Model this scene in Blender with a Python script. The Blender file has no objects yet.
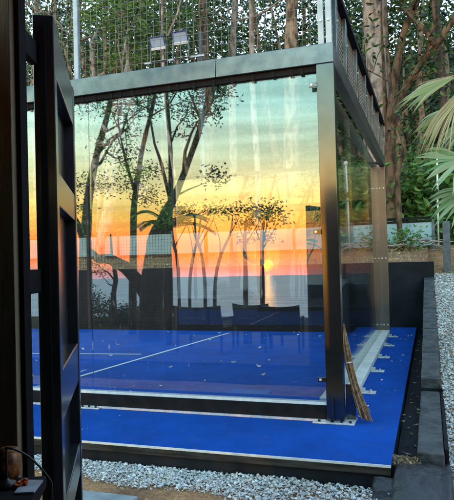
import bpy, math, random
from mathutils import Vector, Matrix, noise
C = bpy.context.scene
COL = C.collection
PI = math.pi
rnd = random.Random(7)

# ------------------------------------------------------------------ camera
CAM = Vector((0.693, -4.857, 1.325)); YAW, PITCH, ROLL, FPX = 0.328, 0.0205, -0.0275, 594.8
cf = Vector((-math.sin(YAW)*math.cos(PITCH), math.cos(YAW)*math.cos(PITCH), math.sin(PITCH)))
r0 = Vector((math.cos(YAW), math.sin(YAW), 0)); u0 = r0.cross(cf)
cr = math.cos(ROLL)*r0 + math.sin(ROLL)*u0
cu = -math.sin(ROLL)*r0 + math.cos(ROLL)*u0
cd = bpy.data.cameras.new('camera'); cam = bpy.data.objects.new('camera', cd); COL.objects.link(cam)
M3 = Matrix((cr, cu, -cf)).transposed()
cam.matrix_world = Matrix.Translation(CAM) @ M3.to_4x4()
cd.sensor_fit = 'HORIZONTAL'; cd.sensor_width = 36; cd.lens = 36*FPX/454
cd.clip_start = 0.05; cd.clip_end = 60000
C.camera = cam
TILT = 0.0122          # the panes lean back a little

def at(u, v, Y):       # survey helper: where the sight line of a photo point meets the plane y = Y
    d = cf*FPX + cr*(u-227) - cu*(v-250)
    t = (Y-CAM.y)/d.y
    return CAM + d*t
def mir(u, v, Y):      # the same for a thing seen in the front glass
    p = at(u, v-14.5, 0.1-Y)
    return Vector((p.x, Y, p.z))
def ramp01(t): return max(0.0, min(1.0, t))

# ------------------------------------------------------------------ mesh helpers
class MB:
    def __init__(s): s.v = []; s.f = []
    def quad(s, a, b, c, d):
        n = len(s.v); s.v += [tuple(a), tuple(b), tuple(c), tuple(d)]; s.f.append((n, n+1, n+2, n+3))
    def hexa(s, p):    # 8 points: bottom 0-3 ccw, top 4-7
        n = len(s.v); s.v += [tuple(q) for q in p]
        for f in ((3,2,1,0), (4,5,6,7), (0,1,5,4), (1,2,6,5), (2,3,7,6), (3,0,4,7)):
            s.f.append(tuple(n+i for i in f))
    def box(s, x0, x1, y0, y1, z0, z1):
        s.hexa([(x0,y0,z0),(x1,y0,z0),(x1,y1,z0),(x0,y1,z0),(x0,y0,z1),(x1,y0,z1),(x1,y1,z1),(x0,y1,z1)])
    def obox(s, o, ax, ay, az, x0, x1, y0, y1, z0, z1):   # box in a frame
        P = lambda x, y, z: tuple(o + ax*x + ay*y + az*z)
        s.hexa([P(x0,y0,z0),P(x1,y0,z0),P(x1,y1,z0),P(x0,y1,z0),P(x0,y0,z1),P(x1,y0,z1),P(x1,y1,z1),P(x0,y1,z1)])
    def tube(s, pts, rad, n=8, caps=True, wob=0.0):
        pts = [Vector(p) for p in pts]
        if not isinstance(rad, (list, tuple)): rad = [rad]*len(pts)
        ref = Vector((0, 0, 1)) if abs((pts[-1]-pts[0]).normalized().z) < .9 else Vector((1, 0, 0))
        base = len(s.v)
        for i, p in enumerate(pts):
            t = (pts[min(i+1, len(pts)-1)] - pts[max(i-1, 0)]).normalized()
            a = t.cross(ref).normalized(); b = t.cross(a)
            for k in range(n):
                an = 2*PI*k/n
                rr = rad[i]*(1 + (wob*noise.noise(p*2.3+Vector((k*1.7, 0, 0))) if wob else 0))
                s.v.append(tuple(p + a*math.cos(an)*rr + b*math.sin(an)*rr))
        for i in range(len(pts)-1):
            for k in range(n):
                k2 = (k+1) % n
                s.f.append((base+i*n+k, base+i*n+k2, base+(i+1)*n+k2, base+(i+1)*n+k))
        if caps:
            s.f.append(tuple(base+k for k in range(n))[::-1])
            s.f.append(tuple(base+(len(pts)-1)*n+k for k in range(n)))
    def lathe(s, o, prof, n=20):
        base = len(s.v); o = Vector(o)
        for r, z in prof:
            for k in range(n):
                s.v.append((o.x+r*math.cos(2*PI*k/n), o.y+r*math.sin(2*PI*k/n), o.z+z))
        for i in range(len(prof)-1):
            for k in range(n):
                k2 = (k+1) % n
                s.f.append((base+i*n+k, base+i*n+k2, base+(i+1)*n+k2, base+(i+1)*n+k))
        s.f.append(tuple(base+k for k in range(n))[::-1]); s.f.append(tuple(base+(len(prof)-1)*n+k for k in range(n)))
    def leaf(s, p, d, side, L, W, bend=.15):   # one leaf, two folded halves
        p = Vector(p); up = d.cross(side).normalized()
        h = side*W*.5
        m1 = p + d*L*.28; m2 = p + d*L*.62; z = up*L*bend
        n = len(s.v)
        s.v += [tuple(p), tuple(m1+h*.85+z), tuple(m2+h*.8+z), tuple(p+d*L-up*L*bend*.5), tuple(m2-h*.8+z), tuple(m1-h*.85+z)]
        s.f += [(n, n+1, n+2, n+3), (n, n+3, n+4, n+5)]
    def build(s, name, mat, parent=None, smooth=False, bevel=0.0):
        me = bpy.data.meshes.new(name); me.from_pydata(s.v, [], s.f); me.update()
        if smooth: me.polygons.foreach_set('use_smooth', [True]*len(me.polygons))
        me.materials.append(mat)
        o = bpy.data.objects.new(name, me); COL.objects.link(o)
        if parent is not None:
            o.parent = parent
            o.matrix_parent_inverse = Matrix.Translation(-parent.location) if parent.type == 'EMPTY' and parent.parent is None else Matrix.Identity(4)
        if bevel:
            b = o.modifiers.new('bevel', 'BEVEL'); b.width = bevel; b.segments = 2; b.limit_method = 'ANGLE'
        return o
def tag(o, label, cat=None, group=None, kind=None):
    if label: o['label'] = label
    if cat: o['category'] = cat
    if group: o['group'] = group
    if kind: o['kind'] = kind
    return o
def thing(name, loc, label, cat, group=None):
    o = bpy.data.objects.new(name, None); COL.objects.link(o); o.location = loc; o.empty_display_size = .2
    return tag(o, label, cat, group)
def struct(o): o['kind'] = 'structure'; return o
def rv(s=1.0): return Vector((rnd.gauss(0, s), rnd.gauss(0, s), rnd.gauss(0, s)))

# ------------------------------------------------------------------ materials
def mat(name):
    m = bpy.data.materials.new(name); m.use_nodes = True
    return m, m.node_tree.nodes, m.node_tree.links, m.node_tree.nodes['Principled BSDF']
def noise_mat(name, c1, c2, scale, rough=.7, metal=0.0, bump=0.0, bscale=None, stretch=(1, 1, 1), spec=.5, coat=0.0, lo=.35, hi=.65, detail=5):
    m, N, L, P = mat(name)
    tc = N.new('ShaderNodeTexCoord'); mp = N.new('ShaderNodeMapping'); mp.inputs['Scale'].default_value = stretch
    L.new(tc.outputs['Object'], mp.inputs['Vector'])
    nz = N.new('ShaderNodeTexNoise'); nz.inputs['Scale'].default_value = scale; nz.inputs['Detail'].default_value = detail
    L.new(mp.outputs[0], nz.inputs['Vector'])
    cr_ = N.new('ShaderNodeValToRGB'); cr_.color_ramp.elements[0].position = lo; cr_.color_ramp.elements[1].position = hi
    cr_.color_ramp.elements[0].color = (*c1, 1); cr_.color_ramp.elements[1].color = (*c2, 1)
    L.new(nz.outputs['Fac'], cr_.inputs[0]); L.new(cr_.outputs[0], P.inputs['Base Color'])
    P.inputs['Roughness'].default_value = rough; P.inputs['Metallic'].default_value = metal
    P.inputs['Specular IOR Level'].default_value = spec; P.inputs['Coat Weight'].default_value = coat; P.inputs['Coat Roughness'].default_value = .15
    if bump:
        n2 = N.new('ShaderNodeTexNoise'); n2.inputs['Scale'].default_value = bscale or scale*2; n2.inputs['Detail'].default_value = 6
        L.new(mp.outputs[0], n2.inputs['Vector'])
        b = N.new('ShaderNodeBump'); b.inputs['Strength'].default_value = bump; b.inputs['Distance'].default_value = .02
        L.new(n2.outputs['Fac'], b.inputs['Height']); L.new(b.outputs[0], P.inputs['Normal'])
    return m
def leaf_mat(name, cols, rough=.45, trans=.3):
    m, N, L, P = mat(name)
    g = N.new('ShaderNodeNewGeometry'); cr_ = N.new('ShaderNodeValToRGB')
    e = cr_.color_ramp.elements
    while len(e) < len(cols): e.new(.5)
    for i, c in enumerate(cols):
        e[i].position = i/(len(cols)-1); e[i].color = (*c, 1)
    L.new(g.outputs['Random Per Island'], cr_.inputs[0]); L.new(cr_.outputs[0], P.inputs['Base Color'])
    P.inputs['Roughness'].default_value = rough
    t = N.new('ShaderNodeBsdfTranslucent'); mx = N.new('ShaderNodeMixShader'); mx.inputs[0].default_value = trans
    L.new(cr_.outputs[0], t.inputs['Color']); L.new(P.outputs[0], mx.inputs[1]); L.new(t.outputs[0], mx.inputs[2])
    L.new(mx.outputs[0], N['Material Output'].inputs['Surface'])
    return m
def glass_mat(name, fmin, fmax, tint=(.93, .96, .95), stain=.5):
    m, N, L, P = mat(name); N.remove(P)
    tr = N.new('ShaderNodeBsdfTransparent'); tr.inputs[0].default_value = (*tint, 1)
    gl = N.new('ShaderNodeBsdfGlossy'); gl.inputs['Roughness'].default_value = 0.0; gl.inputs['Color'].default_value = (1, 1, 1, 1)
    fr = N.new('ShaderNodeFresnel'); fr.inputs['IOR'].default_value = 1.5
    mr = N.new('ShaderNodeMapRange'); mr.inputs['From Min'].default_value = .04; mr.inputs['From Max'].default_value = 1
    mr.inputs['To Min'].default_value = fmin; mr.inputs['To Max'].default_value = fmax
    L.new(fr.outputs[0], mr.inputs['Value'])
    tc = N.new('ShaderNodeTexCoord')
    # slow waviness of tempered glass
    nz = N.new('ShaderNodeTexNoise'); nz.inputs['Scale'].default_value = 2.2; nz.inputs['Detail'].default_value = 1
    L.new(tc.outputs['Object'], nz.inputs['Vector'])
    b = N.new('ShaderNodeBump'); b.inputs['Strength'].default_value = .05; b.inputs['Distance'].default_value = .005
    L.new(nz.outputs['Fac'], b.inputs['Height']); L.new(b.outputs[0], gl.inputs['Normal'])
    mx = N.new('ShaderNodeMixShader'); L.new(mr.outputs[0], mx.inputs[0]); L.new(tr.outputs[0], mx.inputs[1]); L.new(gl.outputs[0], mx.inputs[2])
    # dried water runs and drops
    mp = N.new('ShaderNodeMapping'); mp.inputs['Scale'].default_value = (14, 14, 3.2); L.new(tc.outputs['Object'], mp.inputs['Vector'])
    s1 = N.new('ShaderNodeTexNoise'); s1.inputs['Scale'].default_value = 2.4; s1.inputs['Detail'].default_value = 4; L.new(mp.outputs[0], s1.inputs['Vector'])
    r1 = N.new('ShaderNodeMapRange'); r1.inputs['From Min'].default_value = .64; r1.inputs['From Max'].default_value = .72; L.new(s1.outputs['Fac'], r1.inputs['Value'])
    s2 = N.new('ShaderNodeTexNoise'); s2.inputs['Scale'].default_value = 1.3; s2.inputs['Detail'].default_value = 2; L.new(tc.outputs['Object'], s2.inputs['Vector'])
    r2 = N.new('ShaderNodeMapRange'); r2.inputs['From Min'].default_value = .5; r2.inputs['From Max'].default_value = .68; L.new(s2.outputs['Fac'], r2.inputs['Value'])
    ml = N.new('ShaderNodeMath'); ml.operation = 'MULTIPLY'; L.new(r1.outputs[0], ml.inputs[0]); L.new(r2.outputs[0], ml.inputs[1])
    m2 = N.new('ShaderNodeMath'); m2.operation = 'MULTIPLY'; m2.inputs[1].default_value = .34*stain; L.new(ml.outputs[0], m2.inputs[0])
    ad = N.new('ShaderNodeMath'); ad.operation = 'ADD'; ad.inputs[1].default_value = .006*stain; L.new(m2.outputs[0], ad.inputs[0])
    df = N.new('ShaderNodeBsdfDiffuse'); df.inputs[0].default_value = (.8, .8, .78, 1)
    mx2 = N.new('ShaderNodeMixShader'); L.new(ad.outputs[0], mx2.inputs[0]); L.new(mx.outputs[0], mx2.inputs[1]); L.new(df.outputs[0], mx2.inputs[2])
    L.new(mx2.outputs[0], N['Material Output'].inputs['Surface'])
    return m

M = {}
M['steel'] = noise_mat('grey_painted_steel', (.085, .105, .125), (.155, .17, .185), 7, rough=.26, metal=.75, bump=.05, bscale=60, coat=.2)
M['blacksteel'] = noise_mat('dark_painted_steel', (.105, .102, .10), (.125, .12, .117), 5, rough=.14, metal=.9, bump=.008, bscale=70)
M['sunsetsteel'] = noise_mat('steel_tinted_by_sunset', (.15, .14, .125), (.17, .155, .14), 3, rough=.3, metal=.7, bump=.01, bscale=70)  # same post steel, tinted tan to paint in the gold sunset reflection
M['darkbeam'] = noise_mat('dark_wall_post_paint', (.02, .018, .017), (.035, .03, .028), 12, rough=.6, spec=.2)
M['rail'] = noise_mat('black_rubber_rail', (.008, .008, .009), (.014, .013, .014), 10, rough=.75, spec=.12)
M['seal'] = noise_mat('white_seal', (.62, .62, .6), (.75, .75, .73), 20, rough=.5)
M['zinc'] = noise_mat('galvanised_plate', (.5, .51, .52), (.68, .68, .68), 25, rough=.4, metal=.3)
M['wire'] = noise_mat('grey_wire', (.11, .11, .10), (.18, .17, .16), 20, rough=.5, metal=.3)
M['lightpost'] = noise_mat('pale_grey_paint', (.30, .34, .38), (.40, .44, .48), 8, rough=.4, metal=.3)
M['concrete_pale'] = noise_mat('pale_base_beam', (.46, .46, .42), (.6, .6, .56), 6, rough=.55, bump=.1)
M['turf'] = noise_mat('blue_turf', (.003, .085, .49), (.006, .135, .68), 160, rough=.9, bump=.9, bscale=420, spec=.15, lo=.3, hi=.7)
def turf_wear():
    m = M['turf']; N = m.node_tree.nodes; L = m.node_tree.links; P = N['Principled BSDF']
    src = P.inputs['Base Color'].links[0].from_socket
    tc = N.new('ShaderNodeTexCoord'); nz = N.new('ShaderNodeTexNoise'); nz.inputs['Scale'].default_value = 1.7; nz.inputs['Detail'].default_value = 7; nz.inputs['Roughness'].default_value = .65
    L.new(tc.outputs['Object'], nz.inputs['Vector'])
    mr = N.new('ShaderNodeMapRange'); mr.inputs['From Min'].default_value = .3; mr.inputs['From Max'].default_value = .7; mr.inputs['To Min'].default_value = .72; mr.inputs['To Max'].default_value = 1.2
    L.new(nz.outputs['Fac'], mr.inputs['Value'])
    v = N.new('ShaderNodeVectorMath'); v.operation = 'SCALE'; L.new(src, v.inputs[0]); L.new(mr.outputs[0], v.inputs['Scale'])
    n2 = N.new('ShaderNodeTexNoise'); n2.inputs['Scale'].default_value = 5; n2.inputs['Detail'].default_value = 9; L.new(tc.outputs['Object'], n2.inputs['Vector'])
    m2 = N.new('ShaderNodeMapRange'); m2.inputs['From Min'].default_value = .58; m2.inputs['From Max'].default_value = .8; m2.inputs['To Max'].default_value = .35; L.new(n2.outputs['Fac'], m2.inputs['Value'])
    mx = N.new('ShaderNodeMix'); mx.data_type = 'RGBA'; mx.inputs[7].default_value = (.10, .17, .42, 1); L.new(m2.outputs[0], mx.inputs['Factor']); L.new(v.outputs[0], mx.inputs[6])
    L.new(mx.outputs[2], P.inputs['Base Color'])
turf_wear()
M['line'] = noise_mat('white_turf_line', (.6, .64, .68), (.78, .8, .82), 200, rough=.9, bump=.5, bscale=400, spec=.1)
M['black_board'] = noise_mat('black_liner', (.006, .009, .013), (.014, .018, .024), 3.5, rough=.7, bump=.25, bscale=9, spec=.2)
M['liner'] = noise_mat('black_plastic_sheet', (.006, .007, .009), (.02, .023, .026), 6, rough=.45, bump=1.0, bscale=14)
M['kerbtop'] = noise_mat('grey_liner_kerb', (.018, .021, .024), (.065, .07, .072), 9, rough=.6, bump=.8, bscale=20, detail=9)
M['timber'] = noise_mat('weathered_timber_edge', (.025, .023, .02), (.06, .055, .048), 9, rough=.95, spec=.08, stretch=(.4, 4, 4))
M['soil'] = None
M['stone'] = leaf_mat('gravel_stone', [(.22, .22, .215), (.5, .5, .49), (.40, .42, .43), (.74, .72, .69), (.28, .27, .25), (.52, .45, .36)], rough=.8, trans=0)
M['bark'] = noise_mat('pale_bark', (.15, .115, .095), (.40, .325, .285), 8, rough=.95, bump=1, bscale=26, stretch=(1, 1, .5), detail=10, lo=.38, hi=.56, spec=.2)
M['tanbark'] = noise_mat('tan_bark', (.075, .05, .034), (.34, .23, .155), 8, rough=.95, bump=1, bscale=26, stretch=(1, 1, .45), detail=10, lo=.38, hi=.6, spec=.2)
M['brownbark'] = noise_mat('brown_bark', (.04, .026, .018), (.17, .105, .065), 8, rough=.95, bump=1, bscale=26, stretch=(1, 1, .45), detail=10, lo=.38, hi=.6, spec=.2)
M['darkbark'] = noise_mat('dark_bark', (.035, .025, .02), (.09, .06, .045), 6, rough=.9, bump=.9, bscale=18, stretch=(1, 1, .4))
M['leaf_dark'] = leaf_mat('dark_foliage', [(.006, .018, .009), (.022, .058, .017), (.06, .13, .03), (.012, .034, .02), (.13, .20, .045), (.015, .04, .015)])
M['leaf_mid'] = leaf_mat('green_foliage', [(.04, .11, .025), (.08, .19, .04), (.13, .27, .055), (.055, .13, .035)])
M['leaf_bright'] = leaf_mat('bright_foliage', [(.07, .16, .02), (.14, .26, .03), (.20, .30, .05), (.10, .20, .03)], trans=.4)
M['leaf_back'] = leaf_mat('backlit_foliage', [(.012, .02, .008), (.03, .05, .015), (.02, .035, .012)], trans=.12)
M['frond'] = leaf_mat('palm_leaf', [(.10, .22, .06), (.20, .34, .13), (.40, .46, .26), (.15, .27, .11)], rough=.35, trans=.25)
M['dryfrond'] = leaf_mat('dry_palm_leaf', [(.38, .36, .18), (.55, .53, .34), (.22, .15, .07), (.40, .45, .20), (.6, .56, .40)], rough=.5, trans=.25)
M['litter'] = leaf_mat('dry_leaf', [(.25, .14, .06), (.45, .30, .15), (.5, .42, .30), (.12, .07, .04)], rough=.8, trans=.1)
M['petal'] = leaf_mat('pale_dry_leaf', [(.6, .58, .5), (.75, .73, .68), (.5, .45, .35)], rough=.7, trans=.1)
M['wood'] = noise_mat('dark_stained_plank', (.24, .19, .125), (.38, .30, .20), 4, rough=.6, bump=.3, bscale=20, stretch=(6, 6, .5))
M['oldwood'] = noise_mat('brown_post_wood', (.06, .045, .03), (.12, .09, .06), 4, rough=.7, bump=.3, bscale=20, stretch=(6, 6, .5))
M['door'] = noise_mat('black_door_paint', (.010, .012, .016), (.018, .02, .025), 10, rough=.3, bump=.05, bscale=50, coat=.35)
M['inner'] = noise_mat('dark_inside_wall', (.03, .025, .02), (.05, .04, .033), 4, rough=.8)
M['roof'] = noise_mat('thatch_roof', (.10, .075, .045), (.20, .15, .09), 30, rough=.95, bump=.8, stretch=(1, .2, 1))
M['panel'] = noise_mat('pale_blue_panel', (.20, .31, .35), (.26, .37, .41), 3, rough=.5)
M['greypost'] = noise_mat('grey_post', (.06, .07, .08), (.12, .13, .14), 8, rough=.7, bump=.2)
M['white'] = noise_mat('white_paint', (.7, .7, .68), (.8, .8, .78), 12, rough=.5)
M['navy'] = noise_mat('navy_fabric', (.018, .026, .045), (.03, .042, .065), 60, rough=.85, bump=.3, bscale=200)
M['stick'] = noise_mat('broom_stick', (.14, .07, .035), (.38, .22, .12), 30, rough=.7)
M['paver'] = noise_mat('grey_paver', (.16, .18, .19), (.26, .28, .28), 9, rough=.85, bump=.3)
M['terrace'] = noise_mat('tan_terrace', (.035, .036, .038), (.06, .06, .06), 5, rough=.9, spec=.2, bump=.3)
M['greywall'] = noise_mat('grey_render', (.36, .36, .34), (.46, .46, .44), 5, rough=.8)
M['glass'] = glass_mat('tempered_glass', .115, .88)
M['glass_far'] = glass_mat('tempered_glass_far', .06, .85, stain=.25)
M['amber'] = noise_mat('amber_basket', (.05, .02, .01), (.42, .15, .04), 40, rough=.35, bump=.4, bscale=25)
M['paper'] = noise_mat('printed_paper', (.22, .25, .29), (.45, .48, .5), 30, rough=.5)
M['red'] = noise_mat('orange_red_wrap', (.5, .05, .02), (.65, .16, .04), 30, rough=.4)
M['cable'] = noise_mat('black_cable', (.012, .012, .012), (.02, .02, .02), 10, rough=.35)
m, N, L, P = mat('lamp_glass'); P.inputs['Base Color'].default_value = (.36, .44, .54, 1); P.inputs['Roughness'].default_value = .12; M['lampglass'] = m
M['lampblue'] = noise_mat('blue_lamp_housing', (.03, .05, .12), (.05, .08, .18), 9, rough=.4)

# soil: orange-brown earth, litter mottling, darker and greener further off
def soil_mat():
    m, N, L, P = mat('orange_soil')
    tc = N.new('ShaderNodeTexCoord')
    n1 = N.new('ShaderNodeTexNoise'); n1.inputs['Scale'].default_value = 3.5; n1.inputs['Detail'].default_value = 8; L.new(tc.outputs['Object'], n1.inputs['Vector'])
    c1 = N.new('ShaderNodeValToRGB'); e = c1.color_ramp.elements
    e[0].position = .3; e[0].color = (.16, .075, .035, 1); e[1].position = .7; e[1].color = (.42, .21, .09, 1)
    x = e.new(.52); x.color = (.30, .145, .065, 1)
    L.new(n1.outputs['Fac'], c1.inputs[0])
    n2 = N.new('ShaderNodeTexNoise'); n2.inputs['Scale'].default_value = 40; n2.inputs['Detail'].default_value = 6; L.new(tc.outputs['Object'], n2.inputs['Vector'])
    mr = N.new('ShaderNodeMapRange'); mr.inputs['From Min'].default_value = .35; mr.inputs['From Max'].default_value = .7; mr.inputs['To Min'].default_value = .6; mr.inputs['To Max'].default_value = 1.25
    L.new(n2.outputs['Fac'], mr.inputs['Value'])
    mu = N.new('ShaderNodeVectorMath'); mu.operation = 'SCALE'; L.new(c1.outputs[0], mu.inputs[0]); L.new(mr.outputs[0], mu.inputs['Scale'])
    L.new(mu.outputs[0], P.inputs['Base Color']); P.inputs['Roughness'].default_value = .95
    b = N.new('ShaderNodeBump'); b.inputs['Strength'].default_value = .8; b.inputs['Distance'].default_value = .03
    L.new(n2.outputs['Fac'], b.inputs['Height']); L.new(b.outputs[0], P.inputs['Normal'])
    return m
M['soil'] = soil_mat()
def sea_mat():
    m, N, L, P = mat('sea_water')
    tc = N.new('ShaderNodeTexCoord')
    mp = N.new('ShaderNodeMapping'); mp.inputs['Scale'].default_value = (.012, .05, 1); L.new(tc.outputs['Object'], mp.inputs['Vector'])
    n1 = N.new('ShaderNodeTexNoise'); n1.inputs['Scale'].default_value = 1; n1.inputs['Detail'].default_value = 5; L.new(mp.outputs[0], n1.inputs['Vector'])
    c1 = N.new('ShaderNodeValToRGB'); e = c1.color_ramp.elements
    e[0].position = .38; e[0].color = (.20, .32, .45, 1); e[1].position = .66; e[1].color = (.42, .53, .64, 1)
    L.new(n1.outputs['Fac'], c1.inputs[0]); L.new(c1.outputs[0], P.inputs['Base Color'])
    P.inputs['Specular IOR Level'].default_value = .4; P.inputs['Roughness'].default_value = .42; P.inputs['IOR'].default_value = 1.33
    n2 = N.new('ShaderNodeTexNoise'); n2.inputs['Scale'].default_value = .35; n2.inputs['Detail'].default_value = 5; L.new(tc.outputs['Object'], n2.inputs['Vector'])
    b = N.new('ShaderNodeBump'); b.inputs['Strength'].default_value = .6; b.inputs['Distance'].default_value = 1.0
    L.new(n2.outputs['Fac'], b.inputs['Height']); L.new(b.outputs[0], P.inputs['Normal'])
    return m
M['sea'] = sea_mat()

# ------------------------------------------------------------------ light: the sun is setting over the sea behind the camera
q = at(267, 266-14.5, 50.0) - CAM; q.normalize()
SUN = Vector((q.x, -q.y, q.z)).normalized()            # direction towards the sun
SUN_EL = math.asin(SUN.z); SUN_AZ = math.atan2(SUN.x, SUN.y)
ld = bpy.data.lights.new('sun', 'SUN'); ld.energy = .5; ld.angle = math.radians(.55); ld.color = (1, .42, .0)
lo_ = bpy.data.objects.new('sun', ld); COL.objects.link(lo_)
lo_.rotation_euler = SUN.to_track_quat('Z', 'Y').to_euler(); lo_.location = SUN*50 + Vector((0, 0, 10))

W = bpy.data.worlds.new('World'); C.world = W; W.use_nodes = True
N = W.node_tree.nodes; L = W.node_tree.links; bg = N['Background']; bg.inputs['Strength'].default_value = .1
sky = N.new('ShaderNodeTexSky'); sky.sky_type = 'NISHITA'; sky.sun_disc = False
sky.sun_elevation = max(SUN_EL, math.radians(.8)); sky.sun_rotation = SUN_AZ
tc = N.new('ShaderNodeTexCoord'); sp = N.new('ShaderNodeSeparateXYZ'); L.new(tc.outputs['Generated'], sp.inputs[0])
def wramp(stops, zmax):
    mr = N.new('ShaderNodeMapRange'); mr.inputs['From Min'].default_value = 0; mr.inputs['From Max'].default_value = zmax
    L.new(sp.outputs['Z'], mr.inputs['Value'])
    r = N.new('ShaderNodeValToRGB'); e = r.color_ramp.elements
    while len(e) < len(stops): e.new(.5)
    for i, (deg, c) in enumerate(stops):
        e[i].position = math.sin(math.radians(deg))/zmax; e[i].color = (*c, 1)
    L.new(mr.outputs[0], r.inputs[0]); return r
west_lo = wramp([(0, (.31, .23, .30)), (.7, (.42, .17, .16)), (1.7, (.74, .115, .03)), (3.0, (.84, .135, .02)), (4.3, (.82, .23, .035)), (6.0, (.74, .43, .08)),
                 (8.5, (.58, .53, .22)), (12, (.45, .57, .40)), (16, (.32, .58, .53)), (21, (.27, .59, .59))], math.sin(math.radians(25)))
west_hi = wramp([(0, (1, 1, 1)), (22, (.27, .59, .59)), (35, (.20, .40, .48)), (60, (.16, .26, .36)), (89, (.13, .21, .31))], 1.0)
east = wramp([(0, (.25, .29, .34)), (12, (.26, .32, .39)), (30, (.21, .28, .38)), (60, (.16, .24, .35)), (89, (.13, .21, .31))], 1.0)
gt = N.new('ShaderNodeMapRange'); gt.inputs['From Min'].default_value = math.sin(math.radians(20)); gt.inputs['From Max'].default_value = math.sin(math.radians(24)); L.new(sp.outputs['Z'], gt.inputs['Value'])
mxw = N.new('ShaderNodeMix'); mxw.data_type = 'RGBA'; L.new(gt.outputs[0], mxw.inputs['Factor']); L.new(west_lo.outputs[0], mxw.inputs[6]); L.new(west_hi.outputs[0], mxw.inputs[7])
dt = N.new('ShaderNodeVectorMath'); dt.operation = 'DOT_PRODUCT'; dt.inputs[1].default_value = Vector((SUN.x, SUN.y, 0)).normalized(); L.new(tc.outputs['Generated'], dt.inputs[0])
wm = N.new('ShaderNodeMapRange'); wm.interpolation_type = 'SMOOTHSTEP'; wm.inputs['From Min'].default_value = -.25; wm.inputs['From Max'].default_value = .75; L.new(dt.outputs['Value'], wm.inputs['Value'])
mxe = N.new('ShaderNodeMix'); mxe.data_type = 'RGBA'; L.new(wm.outputs[0], mxe.inputs['Factor']); L.new(east.outputs[0], mxe.inputs[6]); L.new(mxw.outputs[2], mxe.inputs[7])
# thin streaks of cloud
mpw = N.new('ShaderNodeMapping'); mpw.inputs['Scale'].default_value = (1.5, 1.5, 20); L.new(tc.outputs['Generated'], mpw.inputs['Vector'])
nzw = N.new('ShaderNodeTexNoise'); nzw.inputs['Scale'].default_value = 2.2; nzw.inputs['Detail'].default_value = 5; L.new(mpw.outputs[0], nzw.inputs['Vector'])
cw = N.new('ShaderNodeMapRange'); cw.inputs['From Min'].default_value = .35; cw.inputs['From Max'].default_value = .7; cw.inputs['To Min'].default_value = .72; cw.inputs['To Max'].default_value = 1.2; L.new(nzw.outputs['Fac'], cw.inputs['Value'])
SKYGAIN = 55.0
sc_ = N.new('ShaderNodeMath'); sc_.operation = 'MULTIPLY'; sc_.inputs[1].default_value = SKYGAIN; L.new(cw.outputs[0], sc_.inputs[0])
vs = N.new('ShaderNodeVectorMath'); vs.operation = 'SCALE'; L.new(mxe.outputs[2], vs.inputs[0]); L.new(sc_.outputs[0], vs.inputs['Scale'])
# aureole around the sun
ds = N.new('ShaderNodeVectorMath'); ds.operation = 'DOT_PRODUCT'; ds.inputs[1].default_value = SUN; L.new(tc.outputs['Generated'], ds.inputs[0])
def lobe(deg, col, power):
    a = N.new('ShaderNodeMapRange'); a.inputs['From Min'].default_value = math.cos(math.radians(deg)); a.inputs['From Max'].default_value = 1; L.new(ds.outputs['Value'], a.inputs['Value'])
    p = N.new('ShaderNodeMath'); p.operation = 'POWER'; p.inputs[1].default_value = power; L.new(a.outputs[0], p.inputs[0])
    s = N.new('ShaderNodeVectorMath'); s.operation = 'SCALE'; s.inputs[0].default_value = col; L.new(p.outputs[0], s.inputs['Scale']); return s
acc = vs
for a in (lobe(.62, (150, 20, 0), .6), lobe(2.0, (50, 5, 0), 1.2), lobe(11, (18, 1.8, 0), 1.6)):
    ad = N.new('ShaderNodeVectorMath'); ad.operation = 'ADD'; L.new(acc.outputs[0], ad.inputs[0]); L.new(a.outputs[0], ad.inputs[1]); acc = ad
nv = N.new('ShaderNodeVectorMath'); nv.operation = 'SCALE'; nv.inputs['Scale'].default_value = .6; L.new(sky.outputs[0], nv.inputs[0])
ad = N.new('ShaderNodeVectorMath'); ad.operation = 'ADD'; L.new(acc.outputs[0], ad.inputs[0]); L.new(nv.outputs[0], ad.inputs[1])
L.new(ad.outputs[0], bg.inputs['Color'])

# ------------------------------------------------------------------ ground
def ramp_z(Y):                              # gravel path beside the court climbs towards the back
    return -.17 + ramp01((Y+.7)/8.4)*1.12
def bank(Y):
    return 1.17 + .14*max(0, min(Y-7.1, 5)) + .10*max(0, min(Y-12.1, 6)) + .48*max(0, min(Y-17, 40))
def gz(X, Y):
    n = .05*noise.noise(Vector((X*.8, Y*.8, 0))) if (Y > 8 or Y < -3) else .012*noise.noise(Vector((X*2, Y*2, 0)))
    if Y < -9:
        d = -9-Y
        return -.17 + n - min(15.5, max(0, d-5)*.9) if Y > -60 else -16.0
    if X < .66 and -.9 < Y < 7.07: return -.32
    if X < .767 and -.9 < Y < 1.19: return -.32
    if Y <= -.9: return -.17 + n
    if X >= .66:
        if Y < 7.7: return ramp_z(Y) + n + .02*max(0, X-2.5)
        t = ramp01((Y-7.7)/2.0)
        return (1-t)*ramp_z(Y) + t*bank(Y) + n + .02*max(0, X-2.5)
    return bank(Y) + n
def lin(a, b, n): return [a+(b-a)*i/(n-1) for i in range(n)]
xs = sorted(set([-3000, -600, -150, -60, -30] + lin(-20, -4.2, 30) + lin(-4, .65, 28) + [.66, .665, .766, .768] + lin(.8, 4, 33) + lin(4.5, 14, 16) + [25, 60, 150, 600, 3000]))
ys = sorted(set([-60, -35, -27, -22, -18, -16] + lin(-14.5, -3, 24) + lin(-2.9, -.92, 18) + [-.9, -.899] + lin(-.8, 7, 50) + [1.185, 1.195] + [7.069, 7.07] + lin(7.2, 14, 48) + lin(15, 30, 14) + [38, 48, 57, 90, 300, 3000]))
g = MB(); nx = len(xs)
for y in ys:
    for x in xs: g.v.append((x, y, gz(x, y)))
for j in range(len(ys)-1):
    for i in range(nx-1): g.f.append((j*nx+i, j*nx+i+1, (j+1)*nx+i+1, (j+1)*nx+i))
go = struct(g.build('ground', M['soil'], smooth=True))
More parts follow.
